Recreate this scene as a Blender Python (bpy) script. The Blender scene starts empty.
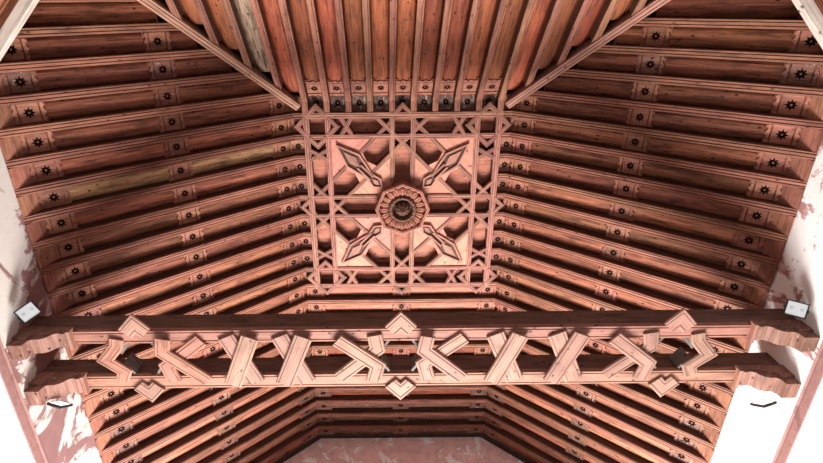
import bpy, math, random
from mathutils import Vector as V, Matrix as M
random.seed(7)
col = bpy.context.scene.collection
PI = math.pi
# ---------------------------------------------------------------- dimensions (metres)
S = 0.21                    # nominal rafter spacing
SX, SY = 0.2065, 0.2078     # spacing across and along the nave
ZC = 1.6                    # camera height above the floor
K = 4.947 + ZC              # underside of the flat middle strip
HW = 1.042                  # half width of the flat middle strip
AL = math.radians(41.48)    # slope
SL = 2.312                  # slope length
CA, SA = math.cos(AL), math.sin(AL)
W = HW + SL*CA              # half width of the nave
ZE = K - SL*SA              # eave height
Y0 = 1.008                  # first lattice row
YE = Y0 - .135               # elbow of the hip end
YN = YE - SL*CA             # near wall
YF = 5.24                   # far wall
RD = 0.13                   # rafter depth
D0, D1 = 0.076, 0.092       # board face, bottom of the hollows
RH = 0.031                  # rafter half width
TA = math.tan(AL/2)
NROW = 19
ORD = ['zeroth','first','second','third','fourth','fifth','sixth','seventh','eighth','ninth','tenth','eleventh','twelfth','thirteenth','fourteenth']

# ---------------------------------------------------------------- materials
def nodes(name):
    m = bpy.data.materials.new(name); m.use_nodes = True
    nt = m.node_tree; b = nt.nodes['Principled BSDF']
    return m, nt, b
def N(nt, t, **kw):
    n = nt.nodes.new(t)
    for k, v in kw.items():
        if k in n.inputs: n.inputs[k].default_value = v
        else: setattr(n, k, v)
    return n
def ramp(nt, fac, stops):
    r = nt.nodes.new('ShaderNodeValToRGB'); e = r.color_ramp.elements
    while len(e) < len(stops): e.new(0.5)
    for i, (p, c) in enumerate(stops):
        e[i].position = p; e[i].color = (*c, 1) if len(c) == 3 else c
    nt.links.new(fac, r.inputs[0]); return r.outputs[0]
def mix(nt, a, b, f, mode='MIX'):
    n = nt.nodes.new('ShaderNodeMix'); n.data_type = 'RGBA'; n.blend_type = mode
    for s, v in ((n.inputs[0], f), (n.inputs[6], a), (n.inputs[7], b)):
        if isinstance(v, (int, float)): s.default_value = v
        elif isinstance(v, tuple): s.default_value = (*v, 1)
        else: nt.links.new(v, s)
    return n.outputs[2]
def sc(c, k): return tuple(x*k for x in c)
def wood(name, dark, light, flake=0.0, vary=0.35, knots=1.0, rough=0.7, stain=0.5):
    """grain runs along the u axis of the UV map (metres)"""
    m, nt, b = nodes(name); L = nt.links.new
    uv = N(nt, 'ShaderNodeTexCoord'); oi = N(nt, 'ShaderNodeObjectInfo')
    off = N(nt, 'ShaderNodeVectorMath', operation='MULTIPLY'); off.inputs[1].default_value = (1, 1, 1)
    cmb = N(nt, 'ShaderNodeCombineXYZ')
    mm = N(nt, 'ShaderNodeMath', operation='MULTIPLY'); L(oi.outputs['Random'], mm.inputs[0]); mm.inputs[1].default_value = 37.0
    L(mm.outputs[0], cmb.inputs[0]); L(mm.outputs[0], cmb.inputs[1])
    add = N(nt, 'ShaderNodeVectorMath', operation='ADD'); L(uv.outputs['UV'], add.inputs[0]); L(cmb.outputs[0], add.inputs[1])
    st = N(nt, 'ShaderNodeMapping'); L(add.outputs[0], st.inputs['Vector']); st.inputs['Scale'].default_value = (1.3, 22, 1)
    g = N(nt, 'ShaderNodeTexNoise', Scale=3.0, Detail=6.0, Roughness=0.6, Distortion=0.6); L(st.outputs[0], g.inputs['Vector'])
    c = ramp(nt, g.outputs['Fac'], [(0.28, dark), (0.48, tuple((a+d)/2 for a, d in zip(dark, light))), (0.72, light)])
    # board to board tint
    hv = N(nt, 'ShaderNodeHueSaturation')
    mr = N(nt, 'ShaderNodeMapRange'); L(oi.outputs['Random'], mr.inputs[0]); mr.inputs[3].default_value = 1-vary; mr.inputs[4].default_value = 1+vary
    L(mr.outputs[0], hv.inputs['Value']); L(c, hv.inputs['Color'])
    fr = N(nt, 'ShaderNodeMath', operation='FRACT'); m3 = N(nt, 'ShaderNodeMath', operation='MULTIPLY'); m3.inputs[1].default_value = 13.7
    L(oi.outputs['Random'], m3.inputs[0]); L(m3.outputs[0], fr.inputs[0])
    mr2 = N(nt, 'ShaderNodeMapRange'); L(fr.outputs[0], mr2.inputs[0]); mr2.inputs[3].default_value = 0.492; mr2.inputs[4].default_value = 0.508
    L(mr2.outputs[0], hv.inputs['Hue']); c = hv.outputs[0]
    # broad stains
    s2 = N(nt, 'ShaderNodeMapping'); L(add.outputs[0], s2.inputs['Vector']); s2.inputs['Scale'].default_value = (2.2, 9, 1)
    n2 = N(nt, 'ShaderNodeTexNoise', Scale=1.6, Detail=5.0, Roughness=0.65); L(s2.outputs[0], n2.inputs['Vector'])
    f2 = ramp(nt, n2.outputs['Fac'], [(0.36, (stain,)*3), (0.52, (0, 0, 0))])
    c = mix(nt, c, sc(dark, 0.38), f2)
    # knots
    if knots:
        s3 = N(nt, 'ShaderNodeMapping'); L(add.outputs[0], s3.inputs['Vector']); s3.inputs['Scale'].default_value = (1, 1.5, 1)
        vo = N(nt, 'ShaderNodeTexVoronoi', Scale=7.0, Randomness=1.0, voronoi_dimensions='2D'); L(s3.outputs[0], vo.inputs['Vector'])
        f3 = ramp(nt, vo.outputs['Distance'], [(0.055, (knots,)*3), (0.115, (0, 0, 0))])
        n5 = N(nt, 'ShaderNodeTexNoise', Scale=2.3, Detail=2.0); L(add.outputs[0], n5.inputs['Vector'])
        f5 = ramp(nt, n5.outputs['Fac'], [(0.44, (0, 0, 0)), (0.58, (1, 1, 1))]); f3 = mix(nt, f3, f5, 1.0, 'MULTIPLY')
        c = mix(nt, c, sc(dark, 0.22), f3)
    if flake:
        s4 = N(nt, 'ShaderNodeMapping'); L(add.outputs[0], s4.inputs['Vector']); s4.inputs['Scale'].default_value = (4, 10, 1)
        n4 = N(nt, 'ShaderNodeTexNoise', Scale=3.0, Detail=6.0, Roughness=0.7); L(s4.outputs[0], n4.inputs['Vector'])
        f4 = ramp(nt, n4.outputs['Fac'], [(0.66-0.12*flake, (0, 0, 0)), (0.72-0.12*flake, (0.85,)*3)])
        c = mix(nt, c, (0.46, 0.38, 0.34), f4)
    L(c, b.inputs['Base Color']); b.inputs['Roughness'].default_value = rough
    b.inputs['Specular IOR Level'].default_value = 0.3
    bp = N(nt, 'ShaderNodeBump', Strength=0.25, Distance=0.004); L(g.outputs['Fac'], bp.inputs['Height']); L(bp.outputs[0], b.inputs['Normal'])
    return m
def plaster(name, base, patch, thr=0.5, scale=1.6, third=None, bump=0.3, off=(0, 0, 0)):
    m, nt, b = nodes(name); L = nt.links.new
    tc = N(nt, 'ShaderNodeTexCoord')
    mo = N(nt, 'ShaderNodeMapping'); mo.inputs['Location'].default_value = off; L(tc.outputs['Object'], mo.inputs['Vector'])
    n = N(nt, 'ShaderNodeTexNoise', Scale=scale, Detail=9.0, Roughness=0.68, Distortion=0.8); L(mo.outputs[0], n.inputs['Vector'])
    f = ramp(nt, n.outputs['Fac'], [(thr-0.015, (0, 0, 0)), (thr+0.015, (1, 1, 1))])
    n1 = N(nt, 'ShaderNodeTexNoise', Scale=scale*3.1, Detail=6.0, Roughness=0.6); L(tc.outputs['Object'], n1.inputs['Vector'])
    bc = mix(nt, base, sc(base, 0.72), ramp(nt, n1.outputs['Fac'], [(0.4, (0, 0, 0)), (0.75, (1, 1, 1))]))
    c = mix(nt, bc, patch, f)
    if third:
        n2 = N(nt, 'ShaderNodeTexNoise', Scale=scale*2.3, Detail=8.0, Roughness=0.7); L(tc.outputs['Object'], n2.inputs['Vector'])
        c = mix(nt, c, third, ramp(nt, n2.outputs['Fac'], [(0.60, (0, 0, 0)), (0.68, (0.8,)*3)]))
    L(c, b.inputs['Base Color']); b.inputs['Roughness'].default_value = 0.9
    bp = N(nt, 'ShaderNodeBump', Strength=bump, Distance=0.01); L(n1.outputs['Fac'], bp.inputs['Height']); L(bp.outputs[0], b.inputs['Normal'])
    return m
def plain(name, c, rough=0.6, metal=0, emit=None, es=0):
    m, nt, b = nodes(name)
    b.inputs['Base Color'].default_value = (*c, 1); b.inputs['Roughness'].default_value = rough; b.inputs['Metallic'].default_value = metal
    if emit: b.inputs['Emission Color'].default_value = (*emit, 1); b.inputs['Emission Strength'].default_value = es
    return m
RAFT = wood('rafter_wood', (0.145, 0.053, 0.032), (0.345, 0.145, 0.092), vary=0.18, knots=0.8)
SHADEW = wood('painted_shade_wood', (0.04, 0.017, 0.011), (0.115, 0.048, 0.03), vary=0.15, knots=0.6)  # for side faces: their shade is put into the wood colour
BOARD = wood('board_wood', (0.135, 0.043, 0.023), (0.42, 0.15, 0.083), vary=0.30, stain=0.75)
OCHRE = wood('ochre_board_wood', (0.26, 0.14, 0.065), (0.55, 0.33, 0.16), vary=0.15, stain=0.8)
ORANGE = wood('orange_board_wood', (0.15, 0.036, 0.016), (0.38, 0.105, 0.045), vary=0.28, stain=0.7)
TILE = wood('tile_wood', (0.15, 0.054, 0.033), (0.38, 0.155, 0.1), vary=0.22, knots=0.5)
WORN = wood('flaking_wood', (0.075, 0.032, 0.022), (0.26, 0.12, 0.085), flake=0.55, vary=0.2)
LATT = wood('lattice_wood', (0.19, 0.075, 0.052), (0.39, 0.18, 0.13), vary=0.15, knots=0.5)
PINK = wood('pink_board_wood', (0.38, 0.145, 0.1), (0.54, 0.235, 0.165), vary=0.10, stain=0.3)
WELL = wood('well_board_wood', (0.26, 0.088, 0.05), (0.52, 0.2, 0.125), vary=0.2, stain=0.6)
BEAM = wood('beam_wood', (0.075, 0.04, 0.031), (0.17, 0.092, 0.07), vary=0.05, stain=0.6)
SOFF = wood('beam_underside_wood', (0.2, 0.085, 0.06), (0.36, 0.175, 0.125), vary=0.08, stain=0.35)
PALE = wood('pale_strip_wood', (0.2, 0.1, 0.073), (0.35, 0.195, 0.145), vary=0.16, stain=0.4, knots=0.9)
GREYW = wood('grey_wood', (0.07, 0.06, 0.055), (0.17, 0.15, 0.135), vary=0.12)
HIPW = wood('hip_wood', (0.24, 0.11, 0.075), (0.48, 0.25, 0.175), vary=0.08)
TIEW = wood('corner_tie_wood', (0.36, 0.29, 0.25), (0.58, 0.50, 0.44), vary=0.05, stain=0.35)
PANELW = wood('corner_panel_wood', (0.42, 0.15, 0.085), (0.60, 0.26, 0.15), vary=0.05, stain=0.25)
CONS = wood('console_wood', (0.12, 0.052, 0.038), (0.3, 0.15, 0.115), flake=0.35, vary=0.1)
CARVE = wood('carved_wood', (0.13, 0.045, 0.028), (0.33, 0.13, 0.082), vary=0.0)
DECK = wood('roof_deck_wood', (0.03, 0.016, 0.012), (0.07, 0.035, 0.025), vary=0.1)
FLAKY = wood('white_flaking_wood', (0.05, 0.025, 0.02), (0.20, 0.10, 0.075), flake=1.0, vary=0.2)
BLEACH = wood('bleached_board_wood', (0.12, 0.07, 0.045), (0.44, 0.30, 0.21), vary=0.05, stain=0.9)
STAR = plain('black_paint', (0.010, 0.006, 0.005), 0.9)
STAR.node_tree.nodes['Principled BSDF'].inputs['Specular IOR Level'].default_value = 0.0
DARKC = wood('dark_carved_wood', (0.05, 0.022, 0.014), (0.15, 0.068, 0.042), vary=0.0)
OFFY = 15.0
PL_L = plaster('pink_and_white_plaster', (0.25, 0.125, 0.12), (0.54, 0.50, 0.465), 0.50, 1.7, (0.38, 0.27, 0.19), off=(0, OFFY, 0))
PL_R = plaster('white_plaster_with_pink', (0.36, 0.17, 0.16), (0.76, 0.74, 0.72), 0.42, 1.6, (0.64, 0.56, 0.52))
PL_F = plaster('pink_plaster', (0.84, 0.55, 0.52), (0.93, 0.88, 0.85), 0.57, 3.4)
PL_W = plaster('white_wall_plaster', (0.80, 0.80, 0.80), (0.84, 0.84, 0.84), 0.5, 1.0, bump=0.05)
CORN = plaster('pink_cornice_paint', (0.27, 0.135, 0.12), (0.18, 0.085, 0.075), 0.60, 5.0)
LOWBOUNCE = plaster('low_bounce_wall_paint', (0.10, 0.035, 0.03), (0.08, 0.03, 0.025), 0.5, 2.0)  # dark wall paint, added to hold back bounced light
FLOOR = plaster('dark_low_bounce_floor', (0.13, 0.10, 0.08), (0.09, 0.07, 0.06), 0.5, 2.0)  # unseen floor, its colour darkened to weaken the bounce from below
BLACK = plain('black_metal', (0.012, 0.014, 0.018), 0.4, 0.3)
GLASS = plain('frosted_lamp_glass', (0.42, 0.46, 0.48), 0.35)
LIT = plain('lit_lamp_glass', (0.8, 0.8, 0.8), 0.4, 0, (1, .98, .95), 1.2)
CHIP = plain('led_plate', (0.34, 0.36, 0.36), 0.5)
STONE = plain('stone_frame', (0.55, 0.50, 0.45), 0.8)

# ---------------------------------------------------------------- mesh helpers
class MB:
    def __init__(s): s.v = []; s.f = []; s.uv = []; s.mi = []; s.cur = 0
    def face(s, pts, uvs):
        i = len(s.v); s.v += [V(p) for p in pts]; s.f.append(tuple(range(i, i+len(pts)))); s.mi.append(s.cur); s.uv += [tuple(u) for u in uvs]
    def quad(s, pts, g, o=0.0):
        """planar face, grain direction g"""
        pts = [V(p) for p in pts]; g = V(g).normalized()
        n = V((0, 0, 0))
        for a, b in zip(pts, pts[1:]+pts[:1]): n += a.cross(b)
        n = n.normalized() if n.length > 1e-12 else V((0, 0, 1))
        c = n.cross(g)
        if c.length < 0.1: c = n.orthogonal()
        c.normalize(); gg = g - n*g.dot(n)
        gg = gg.normalized() if gg.length > 0.1 else n.cross(c)
        s.face(pts, [(p.dot(gg), p.dot(c)+o) for p in pts])
    def prism(s, poly, z0, z1, g=(1, 0, 0), T=None):
        """poly: ccw list of (x, y); T maps local to world"""
        T = T or M.Identity(4); G = T.to_3x3() @ V(g)
        a = [T @ V((x, y, z0)) for x, y in poly]; b = [T @ V((x, y, z1)) for x, y in poly]
        s.quad(a[::-1], G); s.quad(b, G)
        n = len(poly)
        for i in range(n): j = (i+1) % n; s.quad([a[i], a[j], b[j], b[i]], G)
    def box(s, lo, hi, g=(1, 0, 0), T=None):
        (x0, y0, z0), (x1, y1, z1) = lo, hi
        s.prism([(x0, y0), (x1, y0), (x1, y1), (x0, y1)], z0, z1, g, T)
    def rings(s, rings, close=True, caps=True, dark=()):
        """loft between equal-count rings of points; u along, v around"""
        n = len(rings[0]); u = 0
        for a, b in zip(rings, rings[1:]):
            du = (sum(b, V())/n - sum(a, V())/n).length; vv = 0
            for i in range(n if close else n-1):
                j = (i+1) % n; dv = (a[j]-a[i]).length
                s.cur = 1 if i in dark else 0
                s.face([a[i], a[j], b[j], b[i]], [(u, vv), (u, vv+dv), (u+du, vv+dv), (u+du, vv)]); vv += dv
            u += du
        s.cur = 0
        if caps:
            g = (rings[1][0]-rings[0][0]).normalized().orthogonal()
            s.quad(rings[0][::-1], g); s.quad(rings[-1], g)
    def mesh(s, name, T=None, smooth=False):
        me = bpy.data.meshes.new(name)
        me.from_pydata([(T @ p) if T else p for p in s.v], [], s.f)
        l = me.uv_layers.new(name='UVMap')
        for i, u in enumerate(s.uv): l.data[i].uv = u
        if smooth:
            import bmesh
            bm = bmesh.new(); bm.from_mesh(me); bmesh.ops.remove_doubles(bm, verts=bm.verts, dist=1e-5); bm.to_mesh(me); bm.free()
            for p in me.polygons: p.use_smooth = True
        if any(s.mi) and not smooth:
            for p, k in zip(me.polygons, s.mi): p.material_index = k
        me.update(); return me
def tag(o, label=None, cat=None, group=None, kind=None):
    for k, v in (('label', label), ('category', cat), ('group', group), ('kind', kind)):
        if v: o[k] = v
    return o
def link(name, me, mat, parent=None, matrix=None):
    o = bpy.data.objects.new(name, me); col.objects.link(o)
    if mat and not me.materials:
        for m_ in (mat if isinstance(mat, tuple) else (mat,)): me.materials.append(m_)
    if parent: o.parent = parent
    if matrix is not None: o.matrix_local = matrix
    return o
def obj(name, mb, mat, parent=None, smooth=False):
    """vertices are world coordinates when top-level, parent coordinates otherwise"""
    if parent: return link(name, mb.mesh(name, None, smooth), mat, parent)
    xs = [p.x for p in mb.v]; ys = [p.y for p in mb.v]; zs = [p.z for p in mb.v]
    c = V(((min(xs)+max(xs))/2, (min(ys)+max(ys))/2, min(zs)))
    return link(name, mb.mesh(name, M.Translation(-c), smooth), mat, None, M.Translation(c))
def empty(name, Mx):
    o = bpy.data.objects.new(name, None); col.objects.link(o); o.matrix_world = Mx; o.empty_display_size = 0.1
    return o
def frame(O, D, A, Nn):
    D, A, Nn = V(D), V(A), V(Nn)
    return M(((D.x, A.x, Nn.x, O[0]), (D.y, A.y, Nn.y, O[1]), (D.z, A.z, Nn.z, O[2]), (0, 0, 0, 1)))
def struct(name, mb, mat): return tag(obj(name, mb, mat), kind='structure')

def rprofile(h, d, g=0.006):
    """rafter cross section (across, up): moulded underside with two grooves"""
    return [(-h, d), (-h, .012), (-h+.006, .012), (-h+.006, 0), (-.4*h-g/2, 0), (-.4*h, .014), (-.4*h+g/2, 0),
            (.4*h-g/2, 0), (.4*h, .014), (.4*h+g/2, 0), (h-.006, 0), (h-.006, .012), (h, .012), (h, d)]
def sweep(mb, pts, prof, side=None, up=None, pre=None, post=None, dark=()):
    """side given: bends in the vertical plane; up given: bends within the plane.  mitred"""
    pts = [V(p) for p in pts]
    ext = [V(pre) if pre else pts[0]*2-pts[1]] + pts + [V(post) if post else pts[-1]*2-pts[-2]]
    rings = []
    for i in range(1, len(ext)-1):
        a = (ext[i]-ext[i-1]).normalized(); b = (ext[i+1]-ext[i]).normalized()
        t = (a+b).normalized(); k = 1/max(0.3, t.dot(a))
        if side is not None:
            sd = V(side); u = t.cross(sd).normalized()
            if u.z < 0: u = -u
            rings.append([ext[i] + sd*x + u*(z*k) for x, z in prof])
        else:
            u = V(up); sd = u.cross(t).normalized()
            rings.append([ext[i] + sd*(x*k) + u*z for x, z in prof])
    mb.rings(rings, dark=dark)

# ---------------------------------------------------------------- star tile (shared) : local x along board, y across, z up; face at z = D0 - .010
def star_pts(r, q, n=8, a0=0.0):
    return [((r if i % 2 == 0 else q)*math.cos(a0+PI*i/n), (r if i % 2 == 0 else q)*math.sin(a0+PI*i/n)) for i in range(2*n)]
TL, TW = 0.062, 0.066          # half length, half width of a tile
def tile_mesh():
    mb = MB(); st = star_pts(.041, .023, 8, PI/8*0)
    sq = []
    for x, y in st:
        a = math.atan2(y, x); c, s_ = math.cos(a), math.sin(a)
        k = min(TL/abs(c) if abs(c) > 1e-6 else 9, TW/abs(s_) if abs(s_) > 1e-6 else 9)
        if abs(abs(c)-abs(s_)) < .05: sq.append((math.copysign(TL, c), math.copysign(TW, s_)))
        else: sq.append((c*k, s_*k))
    z0, z1 = D0-.010, D0+.002
    n = 16
    for i in range(n):
        j = (i+1) % n
        mb.quad([(*st[i], z0), (*st[j], z0), (*sq[j], z0), (*sq[i], z0)][::-1], (1, 0, 0))
        mb.quad([(*sq[i], z0), (*sq[j], z0), (*sq[j], z1), (*sq[i], z1)][::-1], (1, 0, 0))
        mb.quad([(*st[i], z0), (*st[j], z0), (*st[j], z1), (*st[i], z1)], (1, 0, 0))
    # moulded bars at both ends with a scalloped outer edge
    for sg in (-1, 1):
        x0, x1 = sg*(TL+.010), sg*(TL+.026)
        sc_ = [(-.066, .0), (-.05, .012), (-.03, .0), (-.018, .004), (0, .018), (.018, .004), (.03, .0), (.05, .012), (.066, .0)]
        poly = [(x0, -.066)] + [(x1+sg*e, y) for y, e in sc_] + [(x0, .066)]
        if sg < 0: poly = poly[::-1]
        mb.prism(poly, z0-.004, z1)
    return mb.mesh('star_tile')
def star_mesh():
    mb = MB(); st = star_pts(.042, .024); z = D0-.003
    for i in range(16):
        j = (i+1) % 16
        mb.quad([(0, 0, z), (*st[j], z), (*st[i], z)], (1, 0, 0)); mb.quad([(0, 0, z+.003), (*st[i], z+.003), (*st[j], z+.003)], (1, 0, 0))
        mb.quad([(*st[i], z), (*st[j], z), (*st[j], z+.003), (*st[i], z+.003)], (1, 0, 0))
    return mb.mesh('star')
def knob_mesh():
    mb = MB(); z = D0-.003
    r = [[V((q*math.cos(a*PI/4), q*math.sin(a*PI/4), zz)) for a in range(8)] for q, zz in ((.008, z), (.007, z-.004), (.002, z-.006))]
    mb.rings(r[::-1]); return mb.mesh('knob')
TME, SME, KME = tile_mesh(), star_mesh(), knob_mesh()
TME.materials.append(TILE); SME.materials.append(STAR); KME.materials.append(TILE)
TMW = TME.copy(); TMW.materials[0] = WORN
TMF = TME.copy(); TMF.materials[0] = FLAKY
def board(T, x0, x1, tiles, mat, label, group, eave=False, hw=0.073, worn=False, slant=0.0):
    """hollowed ceiling board filling one bay; T = local frame"""
    root = empty('pierced_board', T); tag(root, label, 'ceiling board', group)
    mb = MB(); g = (1, 0, 0)
    edges = [x0]
    for c in tiles: edges += [c-TL-.034, c+TL+.034]
    xe = x1-.15 if eave else x1
    edges.append(xe)
    def flat(a, b):
        if b-a > 1e-4: mb.quad([(a, -hw, D0), (a, hw, D0), (b, hw, D0), (b, -hw, D0)], g)
    k = 0
    while k < len(edges)-1:
        a, b = edges[k], edges[k+1]
        if k % 2 == 1: flat(a, b)
        elif b-a < .16: flat(a, b)
        else:
            e = .010; A, B = a+e, b-e
            flat(a, A); flat(B, b)
            cs = [(-hw, .034), (-hw*.86, .017), (-hw*.62, .005), (-hw*.25, -.003), (hw*.25, -.003), (hw*.62, .005), (hw*.86, .017), (hw, .034)]
            for (ya, za), (yb, zb) in zip(cs, cs[1:]):
                mb.quad([(A, ya, D0+za), (A, yb, D0+zb), (B, yb, D0+zb), (B, ya, D0+za)], g)
            for xx in (A, B):
                mb.quad([(xx, y_, D0+z_) for y_, z_ in cs] + [(xx, hw, D0), (xx, -hw, D0)][:0], g)
                mb.quad([(xx, -hw, D0), (xx, -hw*.62, D0), (xx, -hw*.62, D0+.005), (xx, -hw*.86, D0+.017), (xx, -hw, D0+.034)], g)
                mb.quad([(xx, hw, D0), (xx, hw*.62, D0), (xx, hw*.62, D0+.005), (xx, hw*.86, D0+.017), (xx, hw, D0+.034)], g)
        k += 1
    top = D1+.024
    mb.quad([(x0, -hw, top), (xe, -hw, top), (xe, hw, top), (x0, hw, top)], g)
    mb.quad([(x0, -hw, D0), (xe, -hw, D0), (xe, -hw, top), (x0, -hw, top)], g); mb.quad([(x0, hw, D0), (x0, hw, top), (xe, hw, top), (xe, hw, D0)], g)
    mb.quad([(x0, -hw, D0), (x0, -hw, top), (x0, hw, top), (x0, hw, D0)], g); mb.quad([(xe, -hw, D0), (xe, hw, D0), (xe, hw, top), (xe, -hw, top)], g)
    obj('hollowed_panel', mb, mat, root)
    if eave:
        m2 = MB(); pr = [(x1-.150, D0), (x1-.005, -.012), (x1-.005, .012), (x1-.150, top)]
        m2.rings([[V((a, -hw, z)) for a, z in pr], [V((a, -hw*.5, z)) for a, z in pr], [V((a, hw, z)) for a, z in pr]])
        obj('eave_filler', m2, TILE, root)
    for c in tiles:
        t = link('star_tile', (TMF if mat == FLAKY else TMW) if worn else TME, None, root, M.Translation((c, 0, 0)))
        link('star', SME, None, t); link('knob', KME, None, t)
    return root

# ---------------------------------------------------------------- setting
mb = MB(); mb.box((-W-.3, YN-.3, -.1), (W+.3, YF+.3, 0)); struct('floor', mb, FLOOR)
ZS0, ZS1 = ZC+2.77, ZC+2.86    # cornice strip
WT = ZE+.03
for sg, nm, pm in ((-1, 'left', PL_L), (1, 'right', PL_R)):
    a, b = sorted((sg*W, sg*(W+.25)))
    mb = MB(); mb.box((a, YN-.25, ZS1), (b, YF+.25, WT), (0, 1, 0)); struct('wall_'+nm, mb, pm)
    a, b = sorted((sg*W, sg*(W+.25)))
    mb = MB(); mb.box((a, YN-.25, 3.1), (b, YF+.25, ZS0), (0, 1, 0)); struct('wall_%s_lower' % nm, mb, PL_W)
    mb = MB(); mb.box((a, YN-.25, 0), (b, YF+.25, 3.1), (0, 1, 0)); struct('wall_%s_dado' % nm, mb, LOWBOUNCE)  # unseen dark lower wall, put in to cut bounce
    mb = MB()
    pr = [(.0, 0), (.012, .0), (.012, .060), (.004, .066), (.004, .078), (.014, .09), (-.25, .09), (-.25, 0)]
    rg = [[V((sg*(W-x), y, ZS0+z)) for x, z in (pr if sg < 0 else pr[::-1])] for y in (YN, YF)]
    mb.rings(rg); struct('trim_'+('1' if sg < 0 else '2'), mb, CORN)
# far wall: gable with doorway below
def wall_with_hole(name, y0, y1, top, hx, hz0, hz1, mat_hi, zsplit):
    mb = MB()
    mb.box((-W, y0, 0), (-hx, y1, top)); mb.box((hx, y0, 0), (W, y1, top))
    mb.box((-hx, y0, hz1), (hx, y1, top))
    if hz0 > 0: mb.box((-hx, y0, 0), (hx, y1, hz0))
    struct(name, mb, mat_hi)
wall_with_hole('wall_far', YF, YF+.25, ZS0, 2.4, 0, 4.3, LOWBOUNCE, 0)
mb = MB()
mb.prism([(-W, ZS0), (W, ZS0), (W, ZE+.11), (HW, K+.11), (-HW, K+.11), (-W, ZE+.11)][::1], -YF-.25, -YF, (1, 0, 0), M(((1, 0, 0, 0), (0, 0, -1, 0), (0, 1, 0, 0), (0, 0, 0, 1))))
struct('wall_far_gable', mb, PL_F)
wall_with_hole('wall_near', YN-.25, YN, WT, .8, 0, 2.3, LOWBOUNCE, 0)
# closed roof deck above the boards
mb = MB(); d = .145
def deck(pts):
    n = (V(pts[1])-V(pts[0])).cross(V(pts[2])-V(pts[0])).normalized()
    if n.z < 0: n = -n; pts = pts[::-1]
    t = [V(p)+n*.04 for p in pts]; pts = [V(p) for p in pts]
    mb.quad(pts[::-1], (0, 1, 0)); mb.quad(t, (0, 1, 0))
    for i in range(len(pts)):
        j = (i+1) % len(pts); mb.quad([pts[i], pts[j], t[j], t[i]], (0, 1, 0))
hx = HW+d*TA; hz = K+d; ye = YE-d*TA
ex = W+.2; ez = hz-(ex-hx)*math.tan(AL); yn = ye-(ex-hx)
deck([(-hx, ye, hz), (hx, ye, hz), (hx, YF+.1, hz), (-hx, YF+.1, hz)])
for sg in (-1, 1): deck([(sg*hx, ye, hz), (sg*hx, YF+.1, hz), (sg*ex, YF+.1, ez), (sg*ex, yn, ez)])
deck([(-hx, ye, hz), (hx, ye, hz), (ex, yn, ez), (-ex, yn, ez)])
struct('ceiling', mb, DECK)

# ---------------------------------------------------------------- where words
def side_place(i):
    """where row i sits, told by things one can find"""
    if i < 0: return '%s above the lattice panel corner' % ORD[-i]
    if i <= 9: return '%s down beside the lattice panel' % ORD[i+1]
    return '%s beyond the lattice panel' % ORD[i-9]
def slope_pt(sg, y, t, d=0.0): return V((sg*(HW+t*CA+d*SA), y, K-t*SA+d*CA))
prof = rprofile(RH, RD, .008); DK = (0, 12, 13)  # DK: profile faces that take the shade-coloured wood
RAFT = (RAFT, SHADEW)
# ---------------------------------------------------------------- side rafters, collars
OUT = 4.5*SX+.033
for sg, nm in ((-1, 'left'), (1, 'right')):
    for i in range(-8, NROW+1):
        y = Y0+i*SY
        t0 = 0.0
        if y < YE: t0 = (YE-y)/CA + .03
        mb = MB()
        e = slope_pt(sg, y, SL-.004)
        if y < YE:
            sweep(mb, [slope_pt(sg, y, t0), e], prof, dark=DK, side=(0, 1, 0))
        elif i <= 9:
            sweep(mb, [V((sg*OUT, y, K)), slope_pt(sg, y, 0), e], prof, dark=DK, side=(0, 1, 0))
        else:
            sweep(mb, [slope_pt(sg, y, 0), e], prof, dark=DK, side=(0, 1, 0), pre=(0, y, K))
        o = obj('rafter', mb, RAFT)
        tag(o, 'reddish rafter on the %s slope, %s' % (nm, side_place(i)), 'rafter', 'sloping rafters of the %s slope' % nm)
for i in range(10, NROW+1):
    y = Y0+i*SY; mb = MB()
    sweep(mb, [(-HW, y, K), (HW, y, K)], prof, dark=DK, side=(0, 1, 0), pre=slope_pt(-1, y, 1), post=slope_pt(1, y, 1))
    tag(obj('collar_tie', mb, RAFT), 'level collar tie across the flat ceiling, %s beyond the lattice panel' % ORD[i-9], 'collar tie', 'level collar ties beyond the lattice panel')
# ---------------------------------------------------------------- side boards
T_MID, T_EAVE, T_TOP = 1.12, 2.08, 0.105
for sg, nm in ((-1, 'left'), (1, 'right')):
    for i in range(-8, NROW+1):
        y = Y0+(i+.5)*SY
        D = V((sg*CA, 0, -SA)); Nn = V((sg*SA, 0, CA)); A = Nn.cross(D)
        T = frame(slope_pt(sg, y, 0), D, A, Nn)
        lab = 'star-pierced board on the %s slope, ' % nm
        if i < 0: lab += '%s bay above the lattice panel corner' % ORD[-i]
        elif i < 9: lab += '%s bay down beside the lattice panel' % ORD[i+1]
        else: lab += '%s bay beyond the lattice panel' % ORD[i-8]
        tl = [T_TOP, T_MID, T_EAVE]; x0 = -D0*TA+.002
        if y < YE:
            x0 = (YE-y)/CA+.02; tl = [t for t in tl if t > x0+.14]
        mat = BOARD
        if (sg, i) == (-1, 1): mat = OCHRE; lab = lab.replace('star-pierced', 'ochre star-pierced')
        board(T, x0, SL, tl, mat, lab, 'star-pierced boards of the %s slope' % nm, eave=True, worn=(i >= 12 or i == -3))
        if y > YE and i < 9:         # little level board between elbow and lattice
            lab = 'short one-star board, %s bay down the %s edge of the lattice panel' % (ORD[i+2], nm)
            D = V((sg, 0, 0)); T = frame((0, y, K), D, V((0, 0, 1)).cross(D), (0, 0, 1))
            board(T, 4.5*SX+.034, HW+D0*TA-.002, [4.5*SX+.034+TL+.004], TILE, lab, 'short level boards beside the lattice')
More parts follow.
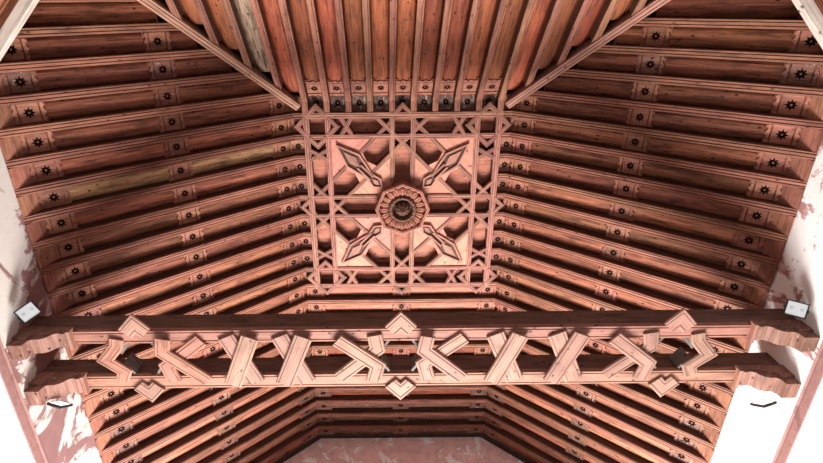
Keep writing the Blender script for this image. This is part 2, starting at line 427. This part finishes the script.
for i in range(9, NROW+1):            # boards of the flat strip
    y = Y0+(i+.5)*SY
    T = frame((0, y, K), (1, 0, 0), (0, 1, 0), (0, 0, 1)); e = HW+D0*TA-.002
    board(T, -e, e, [-e+.10, 0.0, e-.10], WELL if i < 13 else (WORN if i > 16 else ORANGE),
          'level board with three stars, %s bay beyond the lattice panel' % ORD[i-8], 'level boards of the flat ceiling strip', worn=(i > 15))
# little level boards on the row just outside the corner rows are covered by the hips
# ---------------------------------------------------------------- hip end slope
eh = .028
eprof = [(-eh, RD), (-eh, .004), (-eh+.004, 0), (.010, 0), (.013, .006), (.016, 0), (eh-.004, 0), (eh, .004), (eh, RD)]; DKE = (0, 7, 8)
def end_pt(x, t, d=0.0): return V((x, YE-t*CA-d*SA, K-t*SA+d*CA))
def xword(k):
    if abs(k) < 1: return '%s of the middle' % ('just left' if k < 0 else 'just right')
    return '%s to the %s of the middle' % (ORD[int(abs(k)+.5)], 'left' if k < 0 else 'right')
for j in range(-13, 13):
    k = j+.5; x = k*SX; t0 = 0
    if abs(x) > HW-.02: t0 = (abs(x)-HW)/CA+.03
    if t0 > SL-.25: continue
    mb = MB(); e = end_pt(x, SL-.004)
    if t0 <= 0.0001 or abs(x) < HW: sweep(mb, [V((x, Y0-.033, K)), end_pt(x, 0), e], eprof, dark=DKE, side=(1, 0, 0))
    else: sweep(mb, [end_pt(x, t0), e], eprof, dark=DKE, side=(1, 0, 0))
    tag(obj('rafter', mb, RAFT), 'rafter of the end slope between the hip rafters, %s' % xword(k), 'rafter', 'rafters of the end slope')
for j in range(-12, 13):
    x = j*SX; t0 = -D0*TA+.002; tl = [.105, 1.22, 2.08]
    if abs(x) > HW-.08: t0 = max(t0, (abs(x)-HW)/CA+.06); tl = [t for t in tl if t > t0+.14]
    if t0 > SL-.4: continue
    T = frame(end_pt(x, 0), (0, -CA, -SA), (1, 0, 0), (0, -SA, CA))
    wh = 'on the middle line' if j == 0 else '%s bay to the %s of the middle' % (ORD[abs(j)], 'left' if j < 0 else 'right')
    board(T, t0, SL, tl, BLEACH if j == -6 else ORANGE, ('bleached' if j == -6 else 'orange')+' star-pierced board of the end slope, '+wh, 'star-pierced boards of the end slope', eave=True, hw=.0715)
    if abs(j) <= 4:
        T = frame((x, Y0, K), (0, -1, 0), (1, 0, 0), (0, 0, 1))
        board(T, .034, .135+D0*TA-.002, [.034+TL+.012], FLAKY, 'short flaking one-star board above the lattice panel, '+wh, 'short level boards above the lattice', worn=True)
# corner level boards (between hip foot and panel corner)
# hip beams
for sg, nm in ((-1, 'left'), (1, 'right')):
    mb = MB(); dv = V((sg*CA, -CA, -SA)).normalized(); up = V((sg*SA, -SA, 2*CA)).normalized(); sd = dv.cross(up).normalized()
    up = sd.cross(dv).normalized(); up = up if up.z > 0 else -up
    pr = rprofile(.037, .13)
    a = V((sg*(HW-.075), YE+.075, K+.0)); c = V((sg*HW, YE, K)); L = SL/CA*1.0
    dvn = V((sg, -1, -math.tan(AL))); e = c+dvn*(SL*CA-.01)
    R = [[p + sd*x + up*(z-.022) for x, z in pr] for p in (c-V((0, 0, .0)), c+(e-c)*.5, e)]
    R[0] = [q + V((-sg*.05, .05, 0)) for q in R[0]]
    mb.rings(R)
    tag(obj('hip_rafter', mb, HIPW), 'long pale diagonal hip rafter running to the %s upper corner of the lattice panel' % nm, 'hip rafter', 'hip rafters')

# ---------------------------------------------------------------- lattice panel (local frame: u right, v down the picture, in spacings)
PC = (0, Y0+4.5*SY)
root = empty('lattice_panel', M.Translation((PC[0], PC[1], K)))
tag(root, 'square carved star-lattice panel in the middle of the flat ceiling', 'lattice panel')
def rot(p, k, mir=False):
    x, y = p
    if mir: x = -x
    for _ in range(k % 4): x, y = -y, x
    return (x*SX, y*SY)
mb = MB(); h = 4.5*SX+.03; h2 = 4.5*SY+.03; mb.box((-h, -h2, .110), (h, h2, .122), (1, 0, 0)); obj('backing_board', mb, WELL, root)
def strip(segs, hw, dep, dz=0.0, mat=LATT, name='lattice_strip'):
    mb = MB(); pr = [(x, z+dz) for x, z in rprofile(hw, dep-dz, .006)]
    sweep(mb, [V((x, y, 0)) for x, y in segs], pr, up=(0, 0, 1), dark=DK); return obj(name, mb, (mat, SHADEW), root)  # strip sides painted dark to deepen the shade in the wells
for k in range(4):
    strip([rot((-4.5-.16, -4.5), k), rot((4.5+.16, -4.5), k)], .030, .110, .0004*k)
    strip([rot((-4.5, -3.5), k), rot((4.5, -3.5), k)], .027, .110, .002+.0004*k)
    strip([rot((-1.30, -4.5), k), rot((4.5, 1.30), k)], .022, .110, .004+.0004*k)          # inner diagonal
    strip([rot((.25, -4.5), k), rot((4.5, -.25), k)], .022, .110, .006+.0004*k)           # outer diagonal
    for m in (0, 1):
        strip([rot((.5, -4.5), k, m), rot((.5, -1.22), k, m)], .025, .110, .0012+.0004*k)
        a, b = (2.35, -4.5), (2.92, -3.5)
        strip([rot(a, k, m), rot(b, k, m)], .022, .110, .003); strip([rot((b[0], a[1]), k, m), rot((a[0], b[1]), k, m)], .022, .110, .005)
    # wooden wells: N well head, infill boards
    def flat(poly, z0, z1, mat, name, g=(1, 0)):
        mb = MB(); P = [rot(p, k) for p in poly]
        ar = sum(a[0]*b[1]-b[0]*a[1] for a, b in zip(P, P[1:]+P[:1]))
        if ar < 0: P = P[::-1]
        gx = rot(g, k); mb.prism(P, z0, z1, (gx[0], gx[1], 0)); return obj(name, mb, mat, root)
    flat([(.5, -2.75), (.5, -1.15), (.95, -.95), (1.15, -.5), (2.75, -.5)], .018, .030, PINK, 'infill_board', (1, -1))
    flat([(1.25, -3.5), (3.5, -3.5), (3.5, -1.25)], .018, .030, PINK, 'infill_board', (1, 1))
    q = math.sqrt(.5)
    def rp(r, p): return (r*q+p*q, -r*q+p*q)
    flat([rp(2.25, -.62), rp(2.85, -.42), rp(3.4, -.62), rp(3.4, .62), rp(2.85, .42), rp(2.25, .62)], .012, .060, PINK, 'infill_board', (1, -1))
    # almond ornament running out on the diagonal
    al = [(1.42, 0), (1.75, .26), (2.25, .15), (2.75, .27), (3.35, .40), (4.38, 0)]
    poly = [rp(r, p) for r, p in al] + [rp(r, -p) for r, p in al[-2:0:-1]]
    o = flat(poly, .004, .017, SHADEW, 'almond_ornament', (1, -1))  # dark base paints the shade between frame and centre
    def outline(pl, hw, z0, z1, name):
        P = [V((*rot(p_, k), 0)) for p_ in pl]; mb = MB(); cxy = sum(P, V())/len(P)
        rr = []
        for a_ in range(len(P)+1):
            c0, c1, c2 = P[a_-1 if a_ else -1], P[a_ % len(P)], P[(a_+1) % len(P)]
            if a_ == len(P): c0 = P[-1]
            t1, t2 = (c1-c0).normalized(), (c2-c1).normalized(); t = (t1+t2); t = t.normalized() if t.length > .2 else t1
            n_ = V((-t.y, t.x, 0)); kk = min(2.2, 1/max(.3, abs(t.dot(t1)))); w_ = hw*kk
            rr.append([c1+n_*w_+V((0, 0, z1)), c1+n_*w_+V((0, 0, z0)), c1-n_*w_+V((0, 0, z0)), c1-n_*w_+V((0, 0, z1))])
        mb.rings(rr, caps=False); return obj(name, mb, LATT, root)
    ob = outline(poly, .0085, -.014, .010, 'almond_frame'); ob.parent = o
    al2 = [(2.86, 0), (3.12, .11), (3.38, .20), (3.95, 0)]
    ob = flat([rp(r, p) for r, p in al2] + [rp(r, -p) for r, p in al2[-2:0:-1]], -.008, .004, LATT, 'almond_centre', (1, -1)); ob.parent = o
    ob = flat([rp(1.60, 0), rp(1.8, .12), rp(2.05, 0), rp(1.8, -.12)], -.008, .004, LATT, 'almond_centre', (1, -1)); ob.parent = o
    for p in (-.11, .11):
        ob = flat([rp(2.1, p-.04), rp(2.95, p-.04), rp(2.95, p+.04), rp(2.1, p+.04)], -.022, .004, LATT, 'almond_rod', (1, -1)); ob.parent = o
    # chevrons of the corner stars
    for cx, cy, dx, dy in ((4, -4, 0, -1), (4, -4, 1, 0), (4, -4, 0, 1), (4, -4, -1, 0)):
        px, py = -dy, dx
        pts = [(cx+dx*.52+px*.42, cy+dy*.52+py*.42), (cx+dx*.92, cy+dy*.92), (cx+dx*.52-px*.42, cy+dy*.52-py*.42)]
        strip([rot(p, k) for p in pts], .024, .050, -.004, name='star_chevron')
    strip([rot(p, k) for p in ((-.40, -4.55), (0, -4.95), (.40, -4.55))], .022, .050, -.004, name='star_chevron')
HG = .085      # how far the octagon and its boss hang below the strips
# octagon frame
mb = MB(); ro, ri = 1.32*S, 1.17*S
lv = [(ri, .060), (ri, -.006), (ri+.008, -.012), ((ri+ro)/2-.004, -.012), ((ri+ro)/2, -.004), ((ri+ro)/2+.004, -.012), (ro-.008, -.012), (ro, -.006), (ro, .030)]
lv = [(r, z-HG) for r, z in lv]; lv[0] = (ri, .060); lv[-1] = (ro, .060)
rg = [[V((r*math.cos(PI/4*a), r*math.sin(PI/4*a), z)) for r, z in lv] for a in range(9)]
mb.rings(rg, caps=False); obj('octagonal_frame', mb, LATT, root)
mb = MB(); oc = [(ro*.96*math.cos(PI/4*a), ro*.96*math.sin(PI/4*a)) for a in range(8)]; mb.prism(oc, .062-HG, .109); obj('octagonal_backing', mb, CARVE, root)

# ---------------------------------------------------------------- carved boss
boss = empty('carved_boss', M.Translation((PC[0], PC[1], K-HG)))
tag(boss, 'round carved leafy boss with dark pine cone, at the centre of the lattice panel', 'boss')
def lathe(lv, n, lob=0, amp=0.0, mod=None):
    mb = MB(); rings = []
    for r, z in lv:
        ring = []
        for a in range(n):
            th = 2*PI*a/n; k = 1+amp*(mod(r) if mod else 1)*abs(math.cos(lob*th/2)) if lob else 1
            zz = z - (amp*.10*(mod(r) if mod else 1)*abs(math.cos(lob*th/2)) if lob else 0)
            ring.append(V((r*k*math.cos(th), r*k*math.sin(th), zz)))
        rings.append(ring)
    mb.rings(rings, caps=False); return mb
mod = lambda r: max(0, min(1, (r-.13)/.06))
obj('leaf_ring', lathe([(.252, .058), (.236, .030), (.205, .012), (.186, .004), (.165, .006), (.148, .018), (.135, .030), (.120, .030)], 128, 20, .10, mod), CARVE, boss, True)
for a in range(20):       # acanthus leaves
    th = 2*PI*a/20; T = M.Rotation(th, 4, 'Z')
    mb = MB(); rr = []
    for t, wv, z in ((.130, .006, .026), (.150, .017, .006), (.178, .026, -.006), (.210, .023, -.008), (.230, .007, -.022)):
        rr.append([T @ V((t, -wv, z+.010)), T @ V((t, -wv*.5, z-.004)), T @ V((t, 0, z+.002)), T @ V((t, wv*.5, z-.004)), T @ V((t, wv, z+.010)), T @ V((t, 0, z+.016))])
    mb.rings(rr); obj('leaf', mb, CARVE, boss, False)
obj('inner_cup', lathe([(.142, .030), (.135, .000), (.126, -.014), (.114, -.016), (.104, -.006), (.098, .020), (.092, .055), (.04, .058)], 96, 24, .035), DARKC, boss, True)
for a in range(16):
    th = 2*PI*(a+.5)/16; mb = MB(); rr = []
    for z, r in ((-.026, .002), (-.024, .006), (-.018, .009), (-.010, .008), (-.002, .003)):
        rr.append([V((.119*math.cos(th)+r*math.cos(b*PI/3), .119*math.sin(th)+r*math.sin(b*PI/3), z)) for b in range(6)])
    mb.rings(rr); obj('bead', mb, CARVE, boss, True)
mb = MB(); lv = []
for i in range(11):
    t = i/10; lv.append((max(.002, .072*math.sin(PI*min(1, .18+t*.82))**.8*(1-.25*t)), .056-.105*t))
obj('pine_cone', lathe(lv, 48, 9, .12), DARKC, boss, True)
for lay, (z, r, n) in enumerate(((.030, .070, 11), (.008, .068, 11), (-.014, .055, 9), (-.032, .034, 6))):
    for a in range(n):
        th = 2*PI*(a+.5*(lay % 2))/n; T = M.Rotation(th, 4, 'Z'); mb = MB()
        mb.rings([[T @ V((r, -.014, z+.012)), T @ V((r, .014, z+.012)), T @ V((r-.012, 0, z+.014))], [T @ V((r+.010, -.010, z)), T @ V((r+.010, .010, z)), T @ V((r-.006, 0, z))], [T @ V((r+.003, -.002, z-.012)), T @ V((r+.003, .002, z-.012)), T @ V((r-.002, 0, z-.010))]])
        obj('scale', mb, CARVE if lay == 3 else DARKC, boss)

# ---------------------------------------------------------------- tie beams
ZB = ZC+3.06; BH = .195
beams = ((2.125, 2.245, 'nearer'), (2.525, 2.655, 'farther'))
for y0, y1, nm in beams:
    root = empty('tie_timber', M.Translation((0, (y0+y1)/2, ZB)))
    tag(root, 'heavy dark tie beam across the nave, %s one of the pair' % ('upper, nearer' if nm == 'nearer' else 'lower, farther'), 'tie beam', 'pair of tie beams')
    h = (y1-y0)/2; X = W-.002
    mb = MB(); mb.box((-X, -h, .030), (X, h, BH)); obj('beam_body', mb, BEAM, root)
    mb = MB(); hh = h-.001
    p2 = [(-hh, .0295), (-hh, .012), (-hh+.008, .012), (-hh+.008, 0), (-hh+.020, 0), (-hh+.022, .008), (-hh+.027, .008), (-hh+.029, 0),
          (hh-.029, 0), (hh-.027, .008), (hh-.022, .008), (hh-.020, 0), (hh-.008, 0), (hh-.008, .012), (hh, .012), (hh, .0295)]
    sweep(mb, [(-2.46, 0, 0), (2.44, 0, 0)], p2, side=(0, 1, 0)); obj('moulded_underside', mb, SOFF, root)
    for sg in (-1, 1):
        c = empty('carved_console', M.Translation((sg*W, (y0+y1)/2, ZB)))
        tag(c, 'carved scroll console holding the %s end of the %s tie beam' % ('left' if sg < 0 else 'right', nm), 'console', 'consoles under the tie beams')
        P = [(0, .028), (.335, .028), (.335, -.012), (.322, -.030), (.300, -.036), (.288, -.026), (.262, -.026), (.240, -.040), (.228, -.062), (.205, -.084), (.172, -.096),
             (.140, -.096), (.118, -.104), (.110, -.124), (.104, -.165), (0, -.165)]
        mb = MB(); hw = h+.012
        for ww, inset in ((hw-.014, 0.0),):
            rg = [[V((-sg*x, yy, z)) for x, z in P] for yy in (-ww, ww)]
            if sg > 0: rg = rg[::-1]
            mb.rings(rg)
        obj('scroll', mb, CONS, c)
        for yy in (-hw+.006, hw-.006):       # raised side fillets
            mb = MB(); P2 = [(0, .028), (.338, .028), (.338, .0), (.25, -.004), (.20, -.035), (.11, -.055), (.10, -.10), (0, -.10)]
            rg = [[V((-sg*x, yy+e, z)) for x, z in P2] for e in (-.008, .008)]
            if sg > 0: rg = rg[::-1]
            mb.rings(rg); obj('side_fillet', mb, CONS, c)
        mb = MB(); a, b = sorted((-sg*.338, -sg*.362)); mb.box((a, -hw-.004, -.040), (b, hw+.004, .0285), (0, 1, 0)); obj('end_cap', mb, SOFF, c)

# ---------------------------------------------------------------- nailed strap work between the tie beams
ZP = ZB-.002
def sprof(hw, t=.019):
    return [(-hw, 0), (-hw, -t+.006), (-hw+.006, -t), (-hw+.018, -t), (-hw+.021, -t+.007), (-hw+.025, -t),
            (hw-.025, -t), (hw-.021, -t+.007), (hw-.018, -t), (hw-.006, -t), (hw, -t+.006), (hw, 0)]
def strap(root, pts, hw, dz, mat, name='strap'):
    o = root.location; mb = MB()
    pr = [(x, z+dz) for x, z in sprof(hw)]
    sweep(mb, [V((x-o.x, y-o.y, 0)) for x, y in pts], pr, up=(0, 0, 1)); return obj(name, mb, mat, root)
def piece(name, pts_list, label, cat, hw=.050, mats=None, grp='nailed strap work between the tie beams'):
    xs = [p[0] for pl in pts_list for p in pl]; ys = [p[1] for pl in pts_list for p in pl]
    r = empty(name, M.Translation(((min(xs)+max(xs))/2, (min(ys)+max(ys))/2, ZP))); bpy.context.view_layer.update()
    tag(r, label, cat, grp)
    for n, pl in enumerate(pts_list): strap(r, pl, hw, -.0195*n, (mats[n] if mats else PALE))
    return r
CX0 = -.078
for x, lab in ((-1.16, 'second X to the left of the middle star'), (-.78, 'first X to the left of the middle star'),
               (.76, 'first X to the right of the middle star'), (1.20, 'second X to the right of the middle star')):
    c = CX0+x
    piece('crossed_straps', [[(c-.088, 2.180), (c+.088, 2.590)], [(c+.088, 2.175), (c-.085, 2.595)]], 'tall X of nailed boards, '+lab, 'strap cross', .065, [PALE, PALE])
for cx, nm in ((-1.96, 'left'), (CX0, 'middle'), (1.895, 'right')):
    for sg in (-1, 1):
        if (nm == 'left' and sg < 0) or (nm == 'right' and sg > 0):
            r = piece('zigzag_strap', [[(cx+sg*x, y) for x, y in ((.150, 2.19), (.165, 2.255), (.270, 2.375), (.150, 2.480), (.185, 2.56))]],
                  'zigzag nailed board on the outer side of the %s star between tie beams' % nm, 'zigzag strap', .050, [PALE if nm == 'right' else LATT])
        else:
            m = (LATT if nm == 'left' else PALE)
            P_BOT = [(cx+sg*x, y) for x, y in ((.190, 2.180), (.168, 2.300), (.455, 2.555))]      # inner top to outer bottom
            P_TOP = [(cx+sg*x, y) for x, y in ((.455, 2.205), (.168, 2.435), (.205, 2.575))]      # outer top to inner bottom
            piece('folded_cross_straps', [*([P_TOP, P_BOT] if sg > 0 else [P_BOT, P_TOP][::1])],
                  'folded nailed cross with bent arms on the %s side of the %s star' % ('left' if sg < 0 else 'right', nm), 'strap cross', .054, [m, m])
    for e, (y1, y2), dr in ((0, (2.090, 2.010), 'nearer'), (1, (2.660, 2.740), 'farther')):
        pts = [(cx-.075, y1+.05*(1 if e == 0 else -1)), (cx, y2+.05*(1 if e == 0 else -1)), (cx+.075, y1+.05*(1 if e == 0 else -1))]
        piece('point_straps', [pts], 'pointed V of nailed boards capping the %s star on the %s tie beam' % (nm, dr), 'strap point', .056, [PALE])
    for sg in (-1, 1):      # slanting side boards standing inside the star opening
        for y0, y1, dr in ((2.235, 2.33, 'nearer'), (2.415, 2.51, 'farther')):
            a = V((cx+sg*.085, y0 if y0 < 2.3 else y1)); b = V((cx+sg*.150, y1 if y0 < 2.3 else y0))
            dxy = (b-a).normalized(); n = V((-dxy.y, dxy.x))*.009
            q = [a+n, b+n, b-n, a-n]
            ar = sum(p.x*r_.y-r_.x*p.y for p, r_ in zip(q, q[1:]+q[:1]))
            if ar < 0: q = q[::-1]
            mb = MB(); mb.prism([tuple(p) for p in q], ZP+.004, ZP+.13, (dxy.x, dxy.y, 0))
            tag(obj('side_board', mb, GREYW), 'grey upright board inside the %s star opening, on its %s side by the %s beam' % (nm, 'left' if sg < 0 else 'right', dr), 'side board', 'grey boards lining the star openings')

# ---------------------------------------------------------------- corner ties with panelled corners
for sg, nm in ((-1, 'left'), (1, 'right')):
    zt = ZC+3.385
    a = V((sg*W, .45, zt)); b = V((sg*(W-(.45-YN)), YN, zt))
    pr = [(-.036, .05), (-.036, .006), (-.030, 0), (.030, 0), (.036, .006), (.036, .05)]
    mb = MB(); sweep(mb, [a, b], pr, up=(0, 0, 1), pre=a+V((0, 1, 0)) * 0 + (a-b), post=b+(b-a))
    tag(obj('corner_tie', mb, TIEW), 'bleached grey diagonal tie across the upper %s corner' % nm, 'corner tie', 'diagonal corner ties')
    r = empty('triangular_boarding', M.Translation((sg*W, YN, zt+.03)))
    tag(r, 'orange boarded triangular panel behind the diagonal tie, upper %s corner' % nm, 'corner panel', 'triangular corner panels')
    L = .45-YN-.055
    tri = [(0, 0), (-sg*L, 0), (0, L)]
    if sg > 0: tri = [(0, 0), (0, L), (-sg*L, 0)]
    if sum(p[0]*q_[1]-q_[0]*p[1] for p, q_ in zip(tri, tri[1:]+tri[:1])) < 0: tri = tri[::-1]
    mb = MB(); mb.prism(tri, .02, .04, (sg, 1, 0)); obj('boarding', mb, PANELW, r)
    for o_ in (.05, .10, .23, .28, .45, .50, .70):
        l2 = L-o_*1.414; mb = MB(); w2 = .014
        p = [(-sg*l2, .0), (0, l2), (0, l2-w2), (-sg*(l2-w2), 0)]
        if sum(u[0]*q_[1]-q_[0]*u[1] for u, q_ in zip(p, p[1:]+p[:1])) < 0: p = p[::-1]
        mb.prism(p, .008, .02, (sg, 1, 0)); obj('bead_moulding', mb, PANELW, r)

# ---------------------------------------------------------------- floodlights
def floodlight(loc, aim, label, xd, k=.74, lit=False):
    f = V(aim).normalized(); x = V(xd); x = (x-f*x.dot(f)).normalized(); y = (-f).cross(x).normalized()
    T = M(((x.x, y.x, -f.x, loc[0]), (x.y, y.y, -f.y, loc[1]), (x.z, y.z, -f.z, loc[2]), (0, 0, 0, 1))) @ M.Scale(k, 4)
    r = empty('floodlight', T); tag(r, label, 'floodlight', 'small floodlights on the walls')
    mb = MB(); a, b = .086, .074
    R = [[V((x_*sx, y_*sy, z)) for x_, y_ in ((-1, -1), (1, -1), (1, 1), (-1, 1))] for sx, sy, z in ((a*.6, b*.6, .040), (a, b, .022), (a, b, 0.0), (a-.010, b-.010, 0.0), (a-.010, b-.010, .010))]
    mb.rings(R[::-1]); obj('housing', mb, BLACK, r)
    mb = MB(); mb.box((-a+.011, -b+.011, .002), (a-.011, b-.011, .006)); obj('glass', mb, LIT if lit else GLASS, r)
    for q_ in (-1, 1):
        mb = MB(); mb.box((q_*.040-.012, -.012, .0), (q_*.040+.012, .012, .0018)); obj('led_chip', mb, CHIP, r)
    if lit: return r
    mb = MB()
    for q_ in (-1, 1): mb.box((q_*(a+.006)-.002, -.012, -.004), (q_*(a+.006)+.002, .012, .050))
    mb.box((-a-.008, -.012, .050), (a+.008, .012, .054)); obj('bracket', mb, BLACK, r)
    mb = MB()
    for z in (.042, .048, .054): mb.box((-.045, -.035, z-.003), (.045, .035, z))
    obj('cooling_fins', mb, BLACK, r)
    return r
floodlight((-2.655, 1.945, ZC+3.03), (.55, -.42, -.95), 'square black-framed floodlight on the left wall above the nearer tie beam', (.85, -.53, 0))
floodlight((2.665, 1.985, ZC+3.03), (-.55, -.42, -.95), 'square black-framed floodlight on the right wall above the nearer tie beam', (.97, .23, 0))
floodlight((-2.60, 2.70, ZC+2.97), (.2, -.9, .55), 'small lit floodlight seen edge-on under the left console of the farther tie beam', (.88, .1, -.3), .74, True)
floodlight((2.62, 2.76, ZC+2.97), (-.2, -.9, .55), 'small lit floodlight seen edge-on under the right console of the farther tie beam', (.88, -.1, .3), .74, True)

# ---------------------------------------------------------------- light
w = bpy.data.worlds.new('World'); bpy.context.scene.world = w; w.use_nodes = True
bg = w.node_tree.nodes['Background']; bg.inputs[0].default_value = (1.0, 0.95, 0.88, 1); bg.inputs[1].default_value = 0.35
def area(name, loc, aim, sx, sy, power, colr):
    l = bpy.data.lights.new(name, 'AREA'); l.shape = 'RECTANGLE'; l.size = sx; l.size_y = sy; l.energy = power; l.color = colr
    o = bpy.data.objects.new(name, l); col.objects.link(o); o.location = loc
    o.rotation_euler = (V(aim)-V(loc)).to_track_quat('-Z', 'Y').to_euler(); return o
area('far_doorway_daylight', (0, YF+1.3, 1.6), (0, 2.6, 6.5), 4.0, 2.0, 1500, (1.0, 0.96, 0.93))
area('near_fill_light', (0, YN-.1, 1.1), (0, 3.0, 3.6), 1.5, 2.1, 42, (1.0, 0.97, 0.95))  # added fill lamp at the near end, brightens the gable
# ---------------------------------------------------------------- camera
cd = bpy.data.cameras.new('camera'); co = bpy.data.objects.new('camera', cd); col.objects.link(co)
F, TH, RL, CXP, CYP = 516.15, 0.42604, -0.01024, 383.85, 233.42
cd.sensor_width = 36; cd.sensor_fit = 'HORIZONTAL'; cd.lens = F*36/823
cd.shift_x = (411.5-CXP)/823; cd.shift_y = -(231.5-CYP)/823
f = V((0, math.sin(TH), math.cos(TH))); u = V((0, -math.cos(TH), math.sin(TH))); r = V((1, 0, 0))
r2 = r*math.cos(RL)+u*math.sin(RL); u2 = u*math.cos(RL)-r*math.sin(RL)
co.matrix_world = M(((r2.x, u2.x, -f.x, -.192), (r2.y, u2.y, -f.y, 0), (r2.z, u2.z, -f.z, ZC), (0, 0, 0, 1)))
cd.clip_start = .05
sn = bpy.context.scene; sn.camera = co
sn.view_settings.view_transform = 'Standard'; sn.view_settings.look = 'None'; sn.view_settings.exposure = 0.1; sn.view_settings.gamma = 1.0
